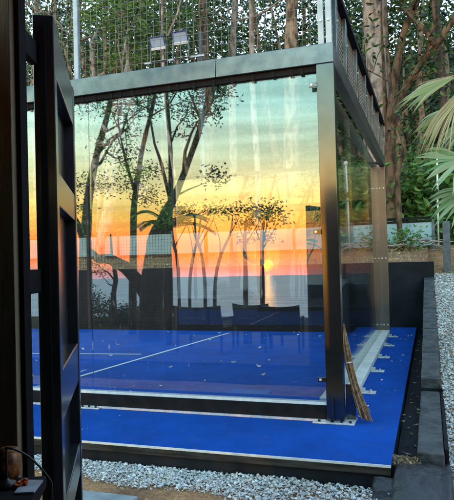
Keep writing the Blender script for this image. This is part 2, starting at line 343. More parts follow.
M['forestfloor'] = noise_mat('forest_floor', (.012, .018, .008), (.03, .032, .014), 1.2, rough=1, spec=.05, bump=1, bscale=4)
go.data.materials.append(M['forestfloor'])
for pl in go.data.polygons:
    if pl.center.y > 11.5 or pl.center.y < -2.3: pl.material_index = 1
s = MB(); s.quad((-30000, -40000, -15), (30000, -40000, -15), (30000, -20, -15), (-30000, -20, -15))
struct(s.build('sea', M['sea']))
s = MB(); s.box(-9, .9-1.7, -8.6, -3.75, -.2, -.135); struct(s.build('terrace_floor', M['terrace'], bevel=.01))

# loose gravel
def stones(mb, x, y, z, r):
    n = len(mb.v)
    c = [(1,0,0),(-1,0,0),(0,1,0),(0,-1,0),(0,0,1),(0,0,-1)]
    an = rnd.random()*6.28; ca, sa = math.cos(an), math.sin(an); t = rnd.uniform(-.6, .6)
    sx, sy, sz = r*rnd.uniform(.8, 1.4), r*rnd.uniform(.65, 1.1), r*rnd.uniform(.5, .9)
    for a, b, d in c:
        a *= sx*rnd.uniform(.75, 1.2); b *= sy*rnd.uniform(.75, 1.2); d *= sz
        a += rnd.uniform(-.25, .25)*r; b += rnd.uniform(-.25, .25)*r
        d2 = d + t*a; mb.v.append((x+a*ca-b*sa, y+a*sa+b*ca, z+d2))
    for f in ((0,2,4),(2,1,4),(1,3,4),(3,0,4),(2,0,5),(1,2,5),(3,1,5),(0,3,5)): mb.f.append(tuple(n+i for i in f))
gr = MB()
for i in range(30000):                     # strip in front of the court
    x = rnd.uniform(-6.2, 1.3); w = .30 + .12*noise.noise(Vector((x*1.3, 3, 0))) + max(0, x+.7)*.6
    t = rnd.random()**1.15
    y = -.93 - t*w
    if t > .8 and rnd.random() < .5: continue
    stones(gr, x, y, gz(x, y)+rnd.uniform(-.004, .022)+.015*(1-t), (.0045 + .0125*rnd.random()**2.2))
for i in range(46000):                     # path up the side
    y = -1.6 + 9.4*rnd.random()**1.25; x = .765 + rnd.random()**1.1*(1.0+.12*max(0, y+1))
    stones(gr, x, y, gz(x, y)+rnd.uniform(-.004, .02), (.005+.013*rnd.random()**2.0)*(1+.05*max(0, y)))
tag(gr.build('gravel', M['stone']), 'pale blue grey crushed stone beside the court', kind='stuff')

# ------------------------------------------------------------------ court platform, turf, lines
EDGE_Y, EDGE_X, LEFT = -.91, .415, -10.5
s = MB(); s.box(LEFT, EDGE_X-.004, EDGE_Y+.006, 6.9, -.31, -.014); struct(s.build('court_platform', M['black_board']))
s = MB(); s.box(LEFT, EDGE_X-.002, EDGE_Y-.012, EDGE_Y+.004, -.062, -.016); struct(s.build('platform_edge_board', M['timber']))
s = MB(); s.box(LEFT, EDGE_X, EDGE_Y-.006, 6.9, -.013, 0.0); struct(s.build('court_turf', M['turf']))
s = MB(); s.box(LEFT, EDGE_X+.001, EDGE_Y-.013, EDGE_Y-.0065, -.014, .002); struct(s.build('turf_edge_strip', M['seal']))
def ground_at(u, v, z=0.0):
    d = cf*FPX + cr*(u-227) - cu*(v-250); t = (z-CAM.z)/d.z; return CAM + d*t
def court_line(a, b, w, z=.004):
    a = Vector((a.x, a.y, z)); b = Vector((b.x, b.y, z)); t = (b-a).normalized(); n = Vector((-t.y, t.x, 0))*w/2
    s = MB(); s.quad(a-n, b-n, b+n, a+n); struct(s.build('court_line', M['line']))
pa, pb = ground_at(85, 375), ground_at(229, 333)
court_line(pa - (pb-pa)*.8, pb, .05)
pc, pd = ground_at(36, 354), ground_at(141, 354.7)
court_line(pc - (pd-pc)*.6, pd, .05, .0085)

# gutter, kerb, black liner
s = MB(); s.box(EDGE_X+.004, .578, -.9, 6.98, -.3, -.13); struct(s.build('drain_gutter', M['black_board']))
k = MB()
for i in range(24):
    a, b = 1.18+i*(7.6-1.18)/24, 1.18+(i+1)*(7.6-1.18)/24
    za, zb = ramp_z(a)+.075, ramp_z(b)+.075
    j = .006*noise.noise(Vector((a*1.3, 0, 0)))
    k.hexa([(.58+j,a,-.32),(.75+j,a,-.32),(.75+j,b,-.32),(.58+j,b,-.32),(.58+j,a,za),(.75+j,a,za),(.75+j,b,zb),(.58+j,b,zb)])
struct(k.build('kerb', M['kerbtop']))
ks = MB()
for a in (2.05, 3.1, 4.3, 5.6, 6.8):
    z0_, z1_ = ramp_z(a)+.0775, ramp_z(a+.05)+.0775
    ks.hexa([(.574,a,z0_-.16),(.757,a,z0_-.16),(.757,a+.05,z1_-.16),(.574,a+.05,z1_-.16),(.574,a,z0_),(.757,a,z0_),(.757,a+.05,z1_),(.574,a+.05,z1_)])
struct(ks.build('kerb_seam', M['liner']))
kb = thing('kerb_block', (.66, .2, -.2), 'low dark block wrapped in liner at the near end of the kerb', 'kerb block')
s = MB(); s.box(.572, .742, -.74, 1.15, -.32, .045); s.build('block', M['kerbtop'], kb, bevel=.012)
s = MB(); s.box(.575, .772, 1.152, 1.172, -.2, .07); s.box(.745, .772, -.66, 1.15, -.26, .05); s.build('flap_and_shadow_strip', M['rail'], kb, bevel=.006)  # end flap, plus a dark strip painting the shadow gap beside the gravel
# crumpled sheet wrapping the corner
s = MB(); nu, nv_ = 34, 22
for j in range(nv_):
    for i in range(nu):
        x = .30+.48*i/(nu-1); y = -.70-.50*j/(nv_-1)
        tj = j/(nv_-1); ti = i/(nu-1)
        z = -.03 - .16*ramp01((tj-.42)/.58)**1.3 - .03*math.cos(ti*PI*2)*tj
        if x < EDGE_X+.02: z = min(z, -.075 - .08*tj)
        if x < EDGE_X+.02: y = min(y, -.925-.12*tj)
        z += .022*noise.noise(Vector((x*9, y*7, 1))) + .010*noise.noise(Vector((x*26, y*22, 4)))
        if i == nu-1 or i == 0: z -= .05
        s.v.append((x, y, z))
for j in range(nv_-1):
    for i in range(nu-1): s.f.append((j*nu+i, j*nu+i+1, (j+1)*nu+i+1, (j+1)*nu+i))
o = s.build('plastic_liner', M['liner'], smooth=True); o.modifiers.new('solid', 'SOLIDIFY').thickness = .006
tag(o, 'crumpled black plastic sheet wrapping the near corner of the court edge', 'plastic sheet')
# frayed fibre tuft and small litter in the gutter
s = MB()
for i in range(420):
    p = Vector((rnd.uniform(.43, .57), rnd.uniform(-.78, -.62), -.03)); d = Vector((rnd.gauss(0, .3), -.8+rnd.gauss(0, .3), .16)).normalized()
    s.leaf(p, d, d.cross(Vector((0, 0, 1))).normalized(), rnd.uniform(.04, .09), .004)
tag(s.build('dry_grass_tuft', M['litter']), 'frayed brown tuft of dry fibres at the end of the gutter', 'dry grass')
lit = MB()
def litter(n, fx, size, col=None):
    for i in range(n):
        x, y, z = fx(); d = Vector((rnd.gauss(0, 1), rnd.gauss(0, 1), rnd.gauss(0, .15))).normalized(); sd = d.cross(Vector((rnd.gauss(0, .2), rnd.gauss(0, .2), 1))).normalized()
        lit.leaf((x, y, z), d, sd, size*rnd.uniform(.6, 1.4), size*rnd.uniform(.3, .6), rnd.uniform(-.1, .3))
def f1():
    y = rnd.uniform(-.8, 6); return (rnd.uniform(.43, .57), y, -.115)
litter(40, f1, .05)
def f2():
    y = -1.5+9*rnd.random(); x = .8+rnd.random()**1.5*1.3; return (x, y, gz(x, y)+.03)
litter(220, f2, .05)
def f3():
    x = rnd.uniform(-4, 1.5); y = rnd.uniform(-2.6, -1.0); return (x, y, gz(x, y)+.025)
litter(150, f3, .035)
def f4():
    x = rnd.uniform(-9, 3); y = rnd.uniform(7.15, 10.5); return (x, y, gz(x, y)+.02)
litter(420, f4, .07)
tag(lit.build('leaf_litter', M['litter']), 'scattered brown dry leaves on gravel and soil', kind='stuff')
pt = MB(); lit, keep = pt, lit
def f5():
    return (rnd.uniform(-6, -.2), rnd.uniform(.4, 6.0), .012)
litter(60, f5, .055)
def f6():
    return (rnd.uniform(-3, .38), rnd.uniform(-.88, -.1), .01)
litter(3, f6, .025)
def f7():
    return (rnd.uniform(.03, .38), rnd.uniform(.2, 6), .01)
litter(16, f7, .04)
tag(pt.build('leaf_litter', M['petal']), 'small pale fallen leaves scattered on the blue turf', kind='stuff')
s = MB(); p = ground_at(112, 500, -.15); s.box(p.x-.35, p.x+.14, p.y-.35, p.y+.09, -.19, -.142)
tag(s.build('stepping_stone', M['paver'], bevel=.012), 'square grey paving slab set in soil beside the open door', 'paving slab')

# ------------------------------------------------------------------ the court's walls
def bolts(mb, pts, ax, r=.012, l=.012):
    for p in pts: mb.tube([Vector(p), Vector(p)+Vector(ax)*l], r, 8)
def tiltpane(x0, x1, y, z0, z1, th=.012):
    zm = (z0+z1)/2; off = lambda z: (z-zm)*TILT
    s = MB()
    s.hexa([(x0,y+off(z0),z0),(x1,y+off(z0),z0),(x1,y+th+off(z0),z0),(x0,y+th+off(z0),z0),
            (x0,y+off(z1),z1),(x1,y+off(z1),z1),(x1,y+th+off(z1),z1),(x0,y+th+off(z1),z1)])
    return s
def wiregrid_x(x0, x1, y, z0, z1, sp=.065, r=.0015):
    s = MB(); n = int((x1-x0)/sp)
    for i in range(n+1):
        x = x0+(x1-x0)*i/n; s.box(x-r, x+r, y-r, y+r, z0, z1)
    n = int((z1-z0)/sp)
    for i in range(n+1):
        z = z0+(z1-z0)*i/n; s.box(x0, x1, y-3*r, y-r, z-r, z+r)
    return s
PW, HB, HT = .142, 2.935, 3.1
fw = thing('glass_wall', (-2, .05, 0), 'long front glass wall facing the camera, mirroring the sunset, grey beam on top', 'glass wall')
s = MB(); s.box(-1.02, 0, 0, .1, HB, HT); s.build('top_beam', M['steel'], fw, bevel=.006)
s = MB(); s.box(LEFT, -1.0235, 0, .1, HB, HT); s.build('top_beam', M['steel'], fw, bevel=.006)
s = MB(); s.box(-4.05, -PW-.004, .03, .075, 2.885, HB-.001)  # added dark strip and tabs, standing in for the beam's shaded underside and reflection
xx = -4.0
while xx < -.2:
    s.box(xx, xx+.03, .022, .031, 2.872+.01*rnd.random(), 2.93); xx += rnd.uniform(.07, .2)
s.build('beam_shade_strip', M['rail'], fw)
s = MB(); s.box(-PW, 0, .0, .1, .012, HB-.002); o = s.build('corner_post', M['blacksteel'], fw, bevel=.006)
tiltpane(-2.33, -PW-.006, .044, .155, 2.915).build('glass_pane', M['glass'], fw)
tiltpane(-4.05, -2.338, .044, .155, 2.915).build('glass_pane', M['glass'], fw)
s = MB(); s.box(-4.05, -PW-.003, .02, .09, .02, .132); s.build('base_rail', M['rail'], fw, bevel=.004)
s = MB(); s.box(-4.05, -PW-.003, .022, .075, .134, .158); s.build('glass_seal', M['seal'], fw)
s = MB(); s.box(-4.05, -PW-.012, .005, .018, .002, .020); s.build('base_strip', M['zinc'], fw)
for v in (85, 232, 379):
    p = at(314, v, 0.0); c = MB(); c.box(-PW-.062, -PW+.004, -.012, -.002, p.z-.02, p.z+.02)
    cl = c.build('clip', M['steel'] if v == 85 else M['blacksteel'], fw, bevel=.003)
    c = MB(); bolts(c, [(-PW-.04, -.012, p.z)], (0, -1, 0), .011, .008); c.build('bolt', M['zinc'], cl)
s = MB(); s.box(-.25, .085, -.055, .16, .0005, .013); pl_ = s.build('base_plate', M['zinc'], fw, bevel=.003)
s = MB(); bolts(s, [(-.2, -.03, .013), (-.1, -.03, .013), (-.02, -.03, .013), (.05, -.03, .013)], (0, 0, 1), .012, .014); s.build('bolt', M['blacksteel'], pl_)
s = MB(); s.box(.003, .085, .088, .098, .014, .30); gp = s.build('gusset_plate', M['blacksteel'], fw, bevel=.003)
s = MB(); bolts(s, [(.045, .088, .07), (.045, .088, .16), (.045, .088, .23)], (0, -1, 0), .013, .012); s.build('bolt', M['blacksteel'], gp)
s = MB(); s.box(-.088, -.078, -.05, -.001, .014, .2); s.build('gusset_plate', M['blacksteel'], fw, bevel=.002)
s = MB(); s.box(-2.46, -2.24, -.04, .14, .0005, .013); bp = s.build('base_plate', M['zinc'], fw, bevel=.003)
s = MB(); bolts(s, [(-2.42, -.02, .013), (-2.35, -.02, .013), (-2.28, -.02, .013)], (0, 0, 1), .011, .02); s.build('bolt', M['blacksteel'], bp)
MH = 4.15
wiregrid_x(-4.05, -.06, .055, HT+.01, MH).build('wire_mesh', M['wire'], fw)
for x in (-2.44, -4.05):
    s = MB(); s.box(x-.022, x+.022, .03, .075, HT+.001, MH+.02); s.build('mesh_post', M['lightpost'], fw, bevel=.004)
for x, mt in ((-.10, 'lightpost'), (-.035, 'lightpost')):
    s = MB(); s.box(x-.024, x+.024, .03, .075, HT+.001, MH+.02); s.build('mesh_post', M[mt], fw, bevel=.004)
s = MB(); bolts(s, [(-.1, .03, HT+.2), (-.035, .03, HT+.2)], (0, -1, 0), .01, .01); s.build('bolt', M['zinc'], fw)
s = MB(); s.box(-4.05, 0, .03, .075, MH+.021, MH+.07); s.build('mesh_rail', M['lightpost'], fw, bevel=.004)
# mesh bays further left
wiregrid_x(LEFT, -4.15, .055, .05, MH, .065).build('wire_mesh', M['wire'], fw)
for x in (-4.1, -6.1, -8.1, -10.1):
    s = MB(); s.box(x-.04, x+.04, .02, .09, .002, HB-.002); s.build('wall_post', M['blacksteel'], fw, bevel=.004)

sw = thing('glass_wall', (-.05, 3, 0), 'end glass wall running back along the edge on the right, wire mesh band above', 'glass wall')
s = MB(); s.box(-.1, -.001, .102, 6.0, HB, HT); s.build('top_beam', M['steel'], sw, bevel=.006)
for y0, y1 in ((.115, 2.0), (2.008, 4.0), (4.008, 5.86)):
    s = MB(); s.box(-.136, -.124, y0, y1, .075, 2.925); s.build('glass_pane', M['glass_far'], sw)
s = MB(); s.box(-.30, -.003, .55, 5.86, .002, .07); s.build('base_beam', M['concrete_pale'], sw, bevel=.008)
for y in (1.15, 2.3, 3.3, 4.4, 5.45):
    s = MB(); s.box(.0, .15, y-.06, y+.06, .0008, .012); o = s.build('base_plate', M['zinc'], sw, bevel=.003)
    s = MB(); s.box(.0, .05, y-.006, y+.006, .013, .05); s.build('gusset', M['concrete_pale'], o)
    s = MB(); bolts(s, [(.1, y-.035, .012), (.1, y+.035, .012)], (0, 0, 1), .01, .016); s.build('bolt', M['zinc'], o)
SB = 3.66
s = MB(); r = .0022; sp_ = .045
for i in range(int(5.9/sp_)):
    y = .1+i*sp_; s.box(-.05-r, -.05+r, y-r, y+r, HT, SB)
for i in range(int((SB-HT)/sp_)+1):
    z = HT+.005+i*sp_; s.box(-.05+r, -.05+3*r, .1, 5.98, z-r, z+r)
s.build('wire_mesh', M['wire'], sw)
for y in (.35, 1.0, 1.9, 2.9, 3.9, 4.9, 5.9):
    s = MB(); s.box(-.04, -.006, y-.055, y+.055, HT+.001, SB-.002); o = s.build('mesh_post', M['steel'], sw, bevel=.003)
    s = MB(); bolts(s, [(-.006, y, HT+.3)], (1, 0, 0), .014, .01); s.build('bolt', M['zinc'], o)
s = MB(); s.box(-.09, .015, .1, 6.0, SB, SB+.06); s.build('top_rail', M['rail'], sw, bevel=.005)
s = MB(); s.box(-.135, -.002, 5.885, 5.985, .012, HB-.002); bp = s.build('end_post', M['sunsetsteel'], sw, bevel=.005)
s = MB()
for zz in (.16, 1.32, 2.55):
    for x in (-.10, -.035): bolts(s, [(x, 5.885, zz)], (0, -1, 0), .014, .01)
s.build('bolt', M['zinc'], bp)

bw = thing('glass_wall', (-3, 6.05, 0), 'far glass and mesh wall across the blue turf, seen through the front glass', 'glass wall')
s = MB(); s.box(LEFT, -.12, 6.03, 6.09, HB+.06, HB+.11); s.build('top_beam', M['darkbeam'], bw, bevel=.004)
tiltpane(-2.1, -.305, 6.05, .12, HB+.05).build('glass_pane', M['glass_far'], bw)
tiltpane(-4.1, -2.108, 6.05, .12, HB+.05).build('glass_pane', M['glass_far'], bw)
wiregrid_x(LEFT, -4.15, 6.06, .05, HB+.06, .065, .0016).build('wire_mesh', M['darkbeam'], bw)
s = MB(); s.box(LEFT, -.12, 6.03, 6.09, .002, .1); s.build('base_rail', M['rail'], bw)
s = MB(); s.box(-.30, -.165, 5.89, 5.99, .012, HB+.055); bp = s.build('end_post', M['sunsetsteel'], bw, bevel=.005)
s = MB()
for zz in (.16, 1.32, 2.55):
    for x in (-.265, -.20): bolts(s, [(x, 5.89, zz)], (0, -1, 0), .014, .01)
s.build('bolt', M['zinc'], bp)
for x in (-4.12, -6.1, -8.1):
    s = MB(); s.box(x-.03, x+.03, 6.025, 6.095, .012, HB+.055); s.build('wall_post', M['darkbeam'], bw, bevel=.004)

# retaining wall behind the court
s = MB(); s.box(-12, .765, 7.0, 7.08, -.3, 1.235)
tag(s.build('retaining_wall', M['black_board'], bevel=.01), 'smooth black retaining wall behind the court holding back orange soil', 'wall')

# broom: a bound bundle of palm ribs leaning on the corner post
br = thing('stick_broom', (.09, .02, 0), 'brown palm rib broom leaning tip up against the corner post', 'broom')
top = at(343.5, 324, .03); bot = Vector((.20, -.02, .012))
bot = ground_at(367, 421, .012)
s = MB(); ax = (bot-top)
for i in range(95):
    o1 = rv(1); o2 = rv(1); q1 = rnd.random()
    pts = []
    for t in (0, .2, .45, .62, .8, 1.0):
        w = {0: .004, .2: .017, .45: .021, .62: .020, .8: .026, 1.0: .034}[t]
        p = top + ax*t*(1 - .10*q1*(t > .9)) + Vector((o1.x, o1.y*.6, o1.z*.15))*w*.7
        p.z += .02*math.sin(t*PI); p.x += -.035*math.sin(t*PI)
        pts.append((p.x, p.y, max(.006, p.z)))
    if q1 > .5: pts = pts[1:]
    s.tube(pts, .0032, 5)
s.build('bristles', M['stick'], br)
s = MB()
for t in (.42,):
    p = top + ax*t; p.z += .02*math.sin(t*PI); p.x += -.035*math.sin(t*PI)
    d = ax.normalized()
    s.tube([p-d*.004, p+d*.004], .026, 14)
s.build('binding', M['petal'], br)

# ------------------------------------------------------------------ vegetation
def grow(trunk, crown, p, d, L_, r, depth, leafn, leafs, spread, segs=5, lift=.15, cl=None):
    pts = [p.copy()]; rad = [r]; q = p.copy(); d = d.copy()
    for i in range(segs):
        d = (d + rv(.16) + Vector((0, 0, lift*.3))).normalized(); q = q + d*L_/segs; pts.append(q.copy()); rad.append(r*(1-.75*(i+1)/segs))
    trunk.tube(pts, rad, 6 if depth else 5, wob=.2)
    if depth <= 0:
        for k in range(2):
            c = pts[-1-k]; clump(crown, c, spread, leafn, leafs)
        return
    nb = 3 if depth > 1 else 3
    for i in range(nb):
        k = rnd.randint(segs//2, segs); a = pts[k]
        dd = (d + rv(.55)).normalized()
        grow(trunk, crown, a, dd, L_*rnd.uniform(.5, .75), rad[min(k, segs)-0]*.8+.004, depth-1, leafn, leafs, spread, 4, lift)
def clump(crown, c, spread, n, size):
    for i in range(n):
        p = c + Vector((rnd.gauss(0, spread), rnd.gauss(0, spread), rnd.gauss(0, spread*.6)))
        d = Vector((rnd.gauss(0, 1), rnd.gauss(0, 1), rnd.gauss(-.3, .6))).normalized(); sd = d.cross(rv()).normalized()
        crown.leaf(p, d, sd, size*rnd.uniform(.6, 1.35), size*rnd.uniform(.35, .6))
def tree(name, label, path, rad, limbs=(), bark='bark', leaf='leaf_dark', leafn=26, leafs=.16, spread=.45, depth=2, cat='tree', group=None, auto=0, autoL=2.5, autodir=None, start=.45, clumps=()):
    path = [Vector(p) for p in path]
    t = thing(name, path[0], label, cat, group)
    tr, cw_ = MB(), MB()
    # smooth path
    pts, rr = [], []
    n = len(path)
    for i in range(n-1):
        for k in range(4):
            u = k/4; p0, p1, p2, p3 = path[max(i-1, 0)], path[i], path[i+1], path[min(i+2, n-1)]
            pts.append(.5*((2*p1)+(p2-p0)*u+(2*p0-5*p1+4*p2-p3)*u*u+(3*p1-p0-3*p2+p3)*u**3)); rr.append(rad[i]+(rad[i+1]-rad[i])*u)
    pts.append(path[-1]); rr.append(rad[-1])
    tr.tube(pts, rr, 14, wob=.22)
    for lp, lr in limbs:
        lp = [Vector(p) for p in lp]
        lr2 = [lr[0]+(lr[1]-lr[0])*i/(len(lp)-1) for i in range(len(lp))]
        tr.tube(lp, lr2, 9, wob=.2)
        if leafn: grow(tr, cw_, lp[-1], (lp[-1]-lp[-2]).normalized(), autoL*.5, lr2[-1], 1, leafn, leafs, spread)
    for i in range(auto):
        k = int(len(pts)*rnd.uniform(start, .98)); a = pts[min(k, len(pts)-1)]
        an = rnd.random()*2*PI; d = Vector((math.cos(an), math.sin(an), rnd.uniform(.1, .8))).normalized()
        if autodir: d = (d*.7+Vector(autodir)).normalized()
        grow(tr, cw_, a, d, autoL*rnd.uniform(.6, 1.1), max(.02, rr[min(k, len(rr)-1)]*.45), depth-1, leafn, leafs, spread)
    for c, sp2, nn in clumps: clump(cw_, Vector(c), sp2, nn, leafs)
    tr.build('trunk', M[bark], t, smooth=True)
    if cw_.v: cw_.build('crown', M[leaf], t)
    return t
def up(u, v0, v1, Y, n=4, wob=.0, lean=0):      # straight-ish trunk seen at photo column u
    a = at(u, v0, Y); a.z = gz(a.x, Y)-.1; b = at(u+lean, v1, Y)
    return [a.lerp(b, i/(n-1)) + (Vector((rnd.gauss(0, wob), rnd.gauss(0, wob), 0)) if 0 < i < n-1 else Vector()) for i in range(n)]
G = 'trees behind the court'
# the thick pale trunk above the end wall
tree('tree', 'thick straight pale trunk rising behind the mesh band of the end wall', up(374, 150, -330, 10.6, 5, .05, -6), [.30, .28, .26, .22, .16], bark='bark', auto=7, autoL=3.2, start=.72, leafn=40, spread=.6, leafs=.2, group=G)
# many-stemmed tree to its right
b0 = at(389, 168, 10.2); b0.z = gz(b0.x, 10.2)-.1
tree('tree', 'brown forked tree with one stem upright and one limb reaching far right', [b0, at(390, 160, 10.2), at(391, 120, 10.2), at(396, 70, 10.2), at(405, 30, 10.2), at(420, -12, 10.2), at(425, -90, 10.0)], [.14, .13, .12, .10, .085, .07, .03],
     limbs=[([at(390, 145, 10.2), at(394, 120, 10.15), at(405, 88, 10.0), at(425, 58, 9.8), at(440, 40, 9.6), at(456, 14, 9.5)], [.085, .08]), ([at(436, 46, 9.6), at(424, 30, 9.7), at(414, 20, 9.8)], [.07, .04]), ([at(428, 52, 9.7), at(434, 20, 9.9), at(432, -20, 9.9)], [.06, .03]),
            ([at(390, 150, 10.2), at(384, 90, 10.4), at(381, 30, 10.4), at(380, -40, 10.5)], [.07, .035])], bark='brownbark', auto=5, autoL=2.4, start=.75, leafn=40, leafs=.17, spread=.5, group=G)
b1 = at(398, 170, 9.2); b1.z = gz(b1.x, 9.2)-.1
tree('tree', 'thin curved brown stem standing at the end of the glass wall', [b1, at(398, 175, 9.2), at(404, 150, 9.2), at(400, 128, 9.3), at(392, 100, 9.4), at(388, 60, 9.6), at(386, 0, 9.8)], [.06, .06, .055, .05, .045, .04, .02], bark='brownbark', auto=3, autoL=1.6, leafn=25, group=G)
tr_specs = [
 ('curved tan trunk with a fork, behind the mesh near the corner posts', [283, 60, -60, 10.5, 8], [.24, .23, .20, .16, .10], 'tanbark', [([at(286, 40, 10.5), at(294, 14, 10.5), at(299, -30, 10.6)], [.09, .05])]),
 ('slim pale trunk between the floodlights and the forked tan tree', [251, 60, -60, 10.9, -3], [.09, .085, .08, .07, .05], 'bark', []),
 ('pale forked trunk left of the two floodlights', [137, 80, -20, 11.6, -12], [.20, .17, .15, .11, .08], 'bark', [([at(136, 42, 11.6), at(139, 20, 11.6), at(146, -25, 11.6)], [.08, .05])]),
 ('tan trunk standing between two pale trunks above the glass on the left', [113, 90, -60, 12.2, 6], [.22, .2, .19, .16, .1], 'tanbark', []),
 ('thick leaning grey trunk seen through the left of the front glass', [100, 240, 140, 9.6, 16], [.19, .18, .17, .16, .14], 'bark', [([at(113, 160, 9.6), at(122, 120, 9.7), at(128, 60, 9.8)], [.09, .05])]),
 ('very slim pale sapling directly behind the floodlights', [170, 60, -40, 9.0, -8], [.05, .045, .04, .035, .03], 'bark', [([at(168, 36, 9.0), at(178, 12, 9.0), at(186, -20, 9.0)], [.03, .02])]),
 ('brown trunk half hidden in leaves right of the floodlights', [201, 70, -70, 13.2, 6], [.2, .19, .17, .14, .1], 'tanbark', []),
 ('bright leafy tree leaning over the far mesh at upper left', [70, 110, -30, 11.0, 12], [.13, .12, .10, .08, .05], 'tanbark', []),
 ('narrow brown trunk farthest left, seen through the door gap', [34, 110, -40, 12.5, 2], [.16, .15, .13, .1, .06], 'tanbark', []),
 ('slender dark tree under the reaching limb at upper right', [442, 150, -80, 14.0, -4], [.13, .12, .1, .09, .05], 'darkbark', []),
 ('short broken pale trunk with a bent top, left of the tan trunk', [98, 80, 42, 11.0, -6], [.14, .13, .12, .10, .08], 'bark', [([at(93, 52, 11.0), at(94, 40, 11.0), at(97, 30, 11.2)], [.09, .06])]),
 ('straight grey trunk behind the far glass beside the yellow reflection', [232, 150, -90, 13.8, 2], [.14, .13, .12, .1, .07], 'bark', []),
 ('mid grey trunk behind the far wall below the slim sapling', [160, 200, 20, 12.8, -4], [.13, .12, .11, .09, .06], 'darkbark', []),
]
for i, (lab, (u, v0, v1, Y, lean), rad, bk, lm) in enumerate(tr_specs):
    bright = 'bright leafy' in lab
    tree('tree', lab, up(u, v0, v1, Y, 5, .07, lean), rad, limbs=lm, bark=bk, leaf='leaf_bright' if bright else ('leaf_mid' if i % 3 == 0 else 'leaf_dark'), auto=7 if bright else 5, autoL=2.6, start=.5 if bright else .72, leafn=60 if bright else 34, leafs=.15 if bright else .13, spread=.5, group=G,
         autodir=(.3, -.1, -.1) if bright else None)
# bright leaf sprays at the upper left belong to a small tree
p = at(104, 14, 10.0)
tree('tree', 'small bright green tree spreading its leaves just behind the left mesh post', [Vector((p.x-.4, 10.0, gz(p.x, 10)-.1)), Vector((p.x-.3, 10.0, 3)), Vector((p.x-.1, 10, 4.2)), at(106, 20, 10)], [.07, .06, .05, .03], bark='tanbark', leaf='leaf_bright', auto=4, autoL=1.2, leafn=36, leafs=.13, spread=.28, group=G,
     clumps=[(at(99, 8, 10), .26, 190), (at(116, 26, 10), .2, 120), (at(91, 20, 10), .22, 110), (at(120, 4, 10), .22, 110)])
# the wood further back, one mass of foliage and stems
w = MB(); ws = MB()
for i in range(980):
    x = rnd.uniform(-26, 14); y = rnd.uniform(16.0, 30); z0 = gz(x, y); z = z0 + rnd.random()**1.1*(12 if y < 22 else 9)
    clump(w, Vector((x, y, z)), rnd.uniform(.5, 1.0), 95, .25)
for i in range(60):
    x = rnd.uniform(-24, 13); y = rnd.uniform(13.5, 24); z0 = gz(x, y); a = Vector((x, y, z0-.1)); b = a + Vector((rnd.gauss(0, .9), rnd.gauss(0, .5), rnd.uniform(7, 13)))
    r = rnd.uniform(.05, .16)
    mid = a.lerp(b, .5)+rv(.25); ws.tube([a, a.lerp(mid, .5)+rv(.08), mid, mid.lerp(b, .5)+rv(.1), b], [r, r*.9, r*.8, r*.6, r*.35], 7)
wo = w.build('woods', M['leaf_dark']); tag(wo, 'dark dense woods filling the slope behind the court', kind='stuff')
o = ws.build('woods_stems', M['tanbark'], None); o.parent = wo; tag(o, None, kind='stuff')
# undergrowth behind the fence
w = MB()
for i in range(230):
    x = rnd.uniform(-13, 3.4); y = rnd.uniform(10.2, 13.2); z = gz(x, y) + rnd.random()*(1.5 if x < -.8 else 2.3)
    clump(w, Vector((x, y, z)), .28, 34, .19)
for i in range(90):
    x = rnd.uniform(-.5, 3.2); y = rnd.uniform(9.9, 11); z = gz(x, y) + rnd.random()*1.9
    clump(w, Vector((x, y, z)), .25, 26, .24)
for i in range(40):
    x = rnd.uniform(1.2, 4.5); y = rnd.uniform(6.5, 9.5); z = gz(x, y) + rnd.random()*.8
    if x < 1.65: continue
    clump(w, Vector((x, y, z)), .2, 34, .13)
tag(w.build('undergrowth', M['leaf_mid']), 'broad leaved green undergrowth behind the pale fence', kind='stuff')
# grass tufts and broken branches along the bank
w = MB()
for i in range(1500):
    x = rnd.uniform(-10, 2.2); y = rnd.uniform(7.15, 9.6); p = Vector((x, y, gz(x, y)-.01))
    d = Vector((rnd.gauss(0, .5), rnd.gauss(0, .5), 1)).normalized(); w.leaf(p, d, d.cross(rv()).normalized(), rnd.uniform(.05, .17), .010, .015)
tag(w.build('grass', M['dryfrond']), 'thin dry grass along the top of the soil bank', kind='stuff')
w = MB(); c = at(412, 243, 9.0)
for i in range(16):
    a = c + Vector((rnd.uniform(-.5, .5), rnd.uniform(-.3, .2), rnd.uniform(-.08, .1))); b = a + Vector((rnd.uniform(.3, .9)*rnd.choice((-1, 1)), rnd.gauss(0, .2), rnd.uniform(-.25, .15)))
    w.tube([a, a.lerp(b, .5)+rv(.03), b], [.016, .012, .006], 5)
bb = thing('brush_pile', c, 'heap of dead grey branches with green leaves in front of the pale fence panel', 'branches'); w.build('branches', M['bark'], bb)
w = MB(); clump(w, c+Vector((-.1, 0, .12)), .22, 260, .09); w.build('leaves', M['leaf_mid'], bb)

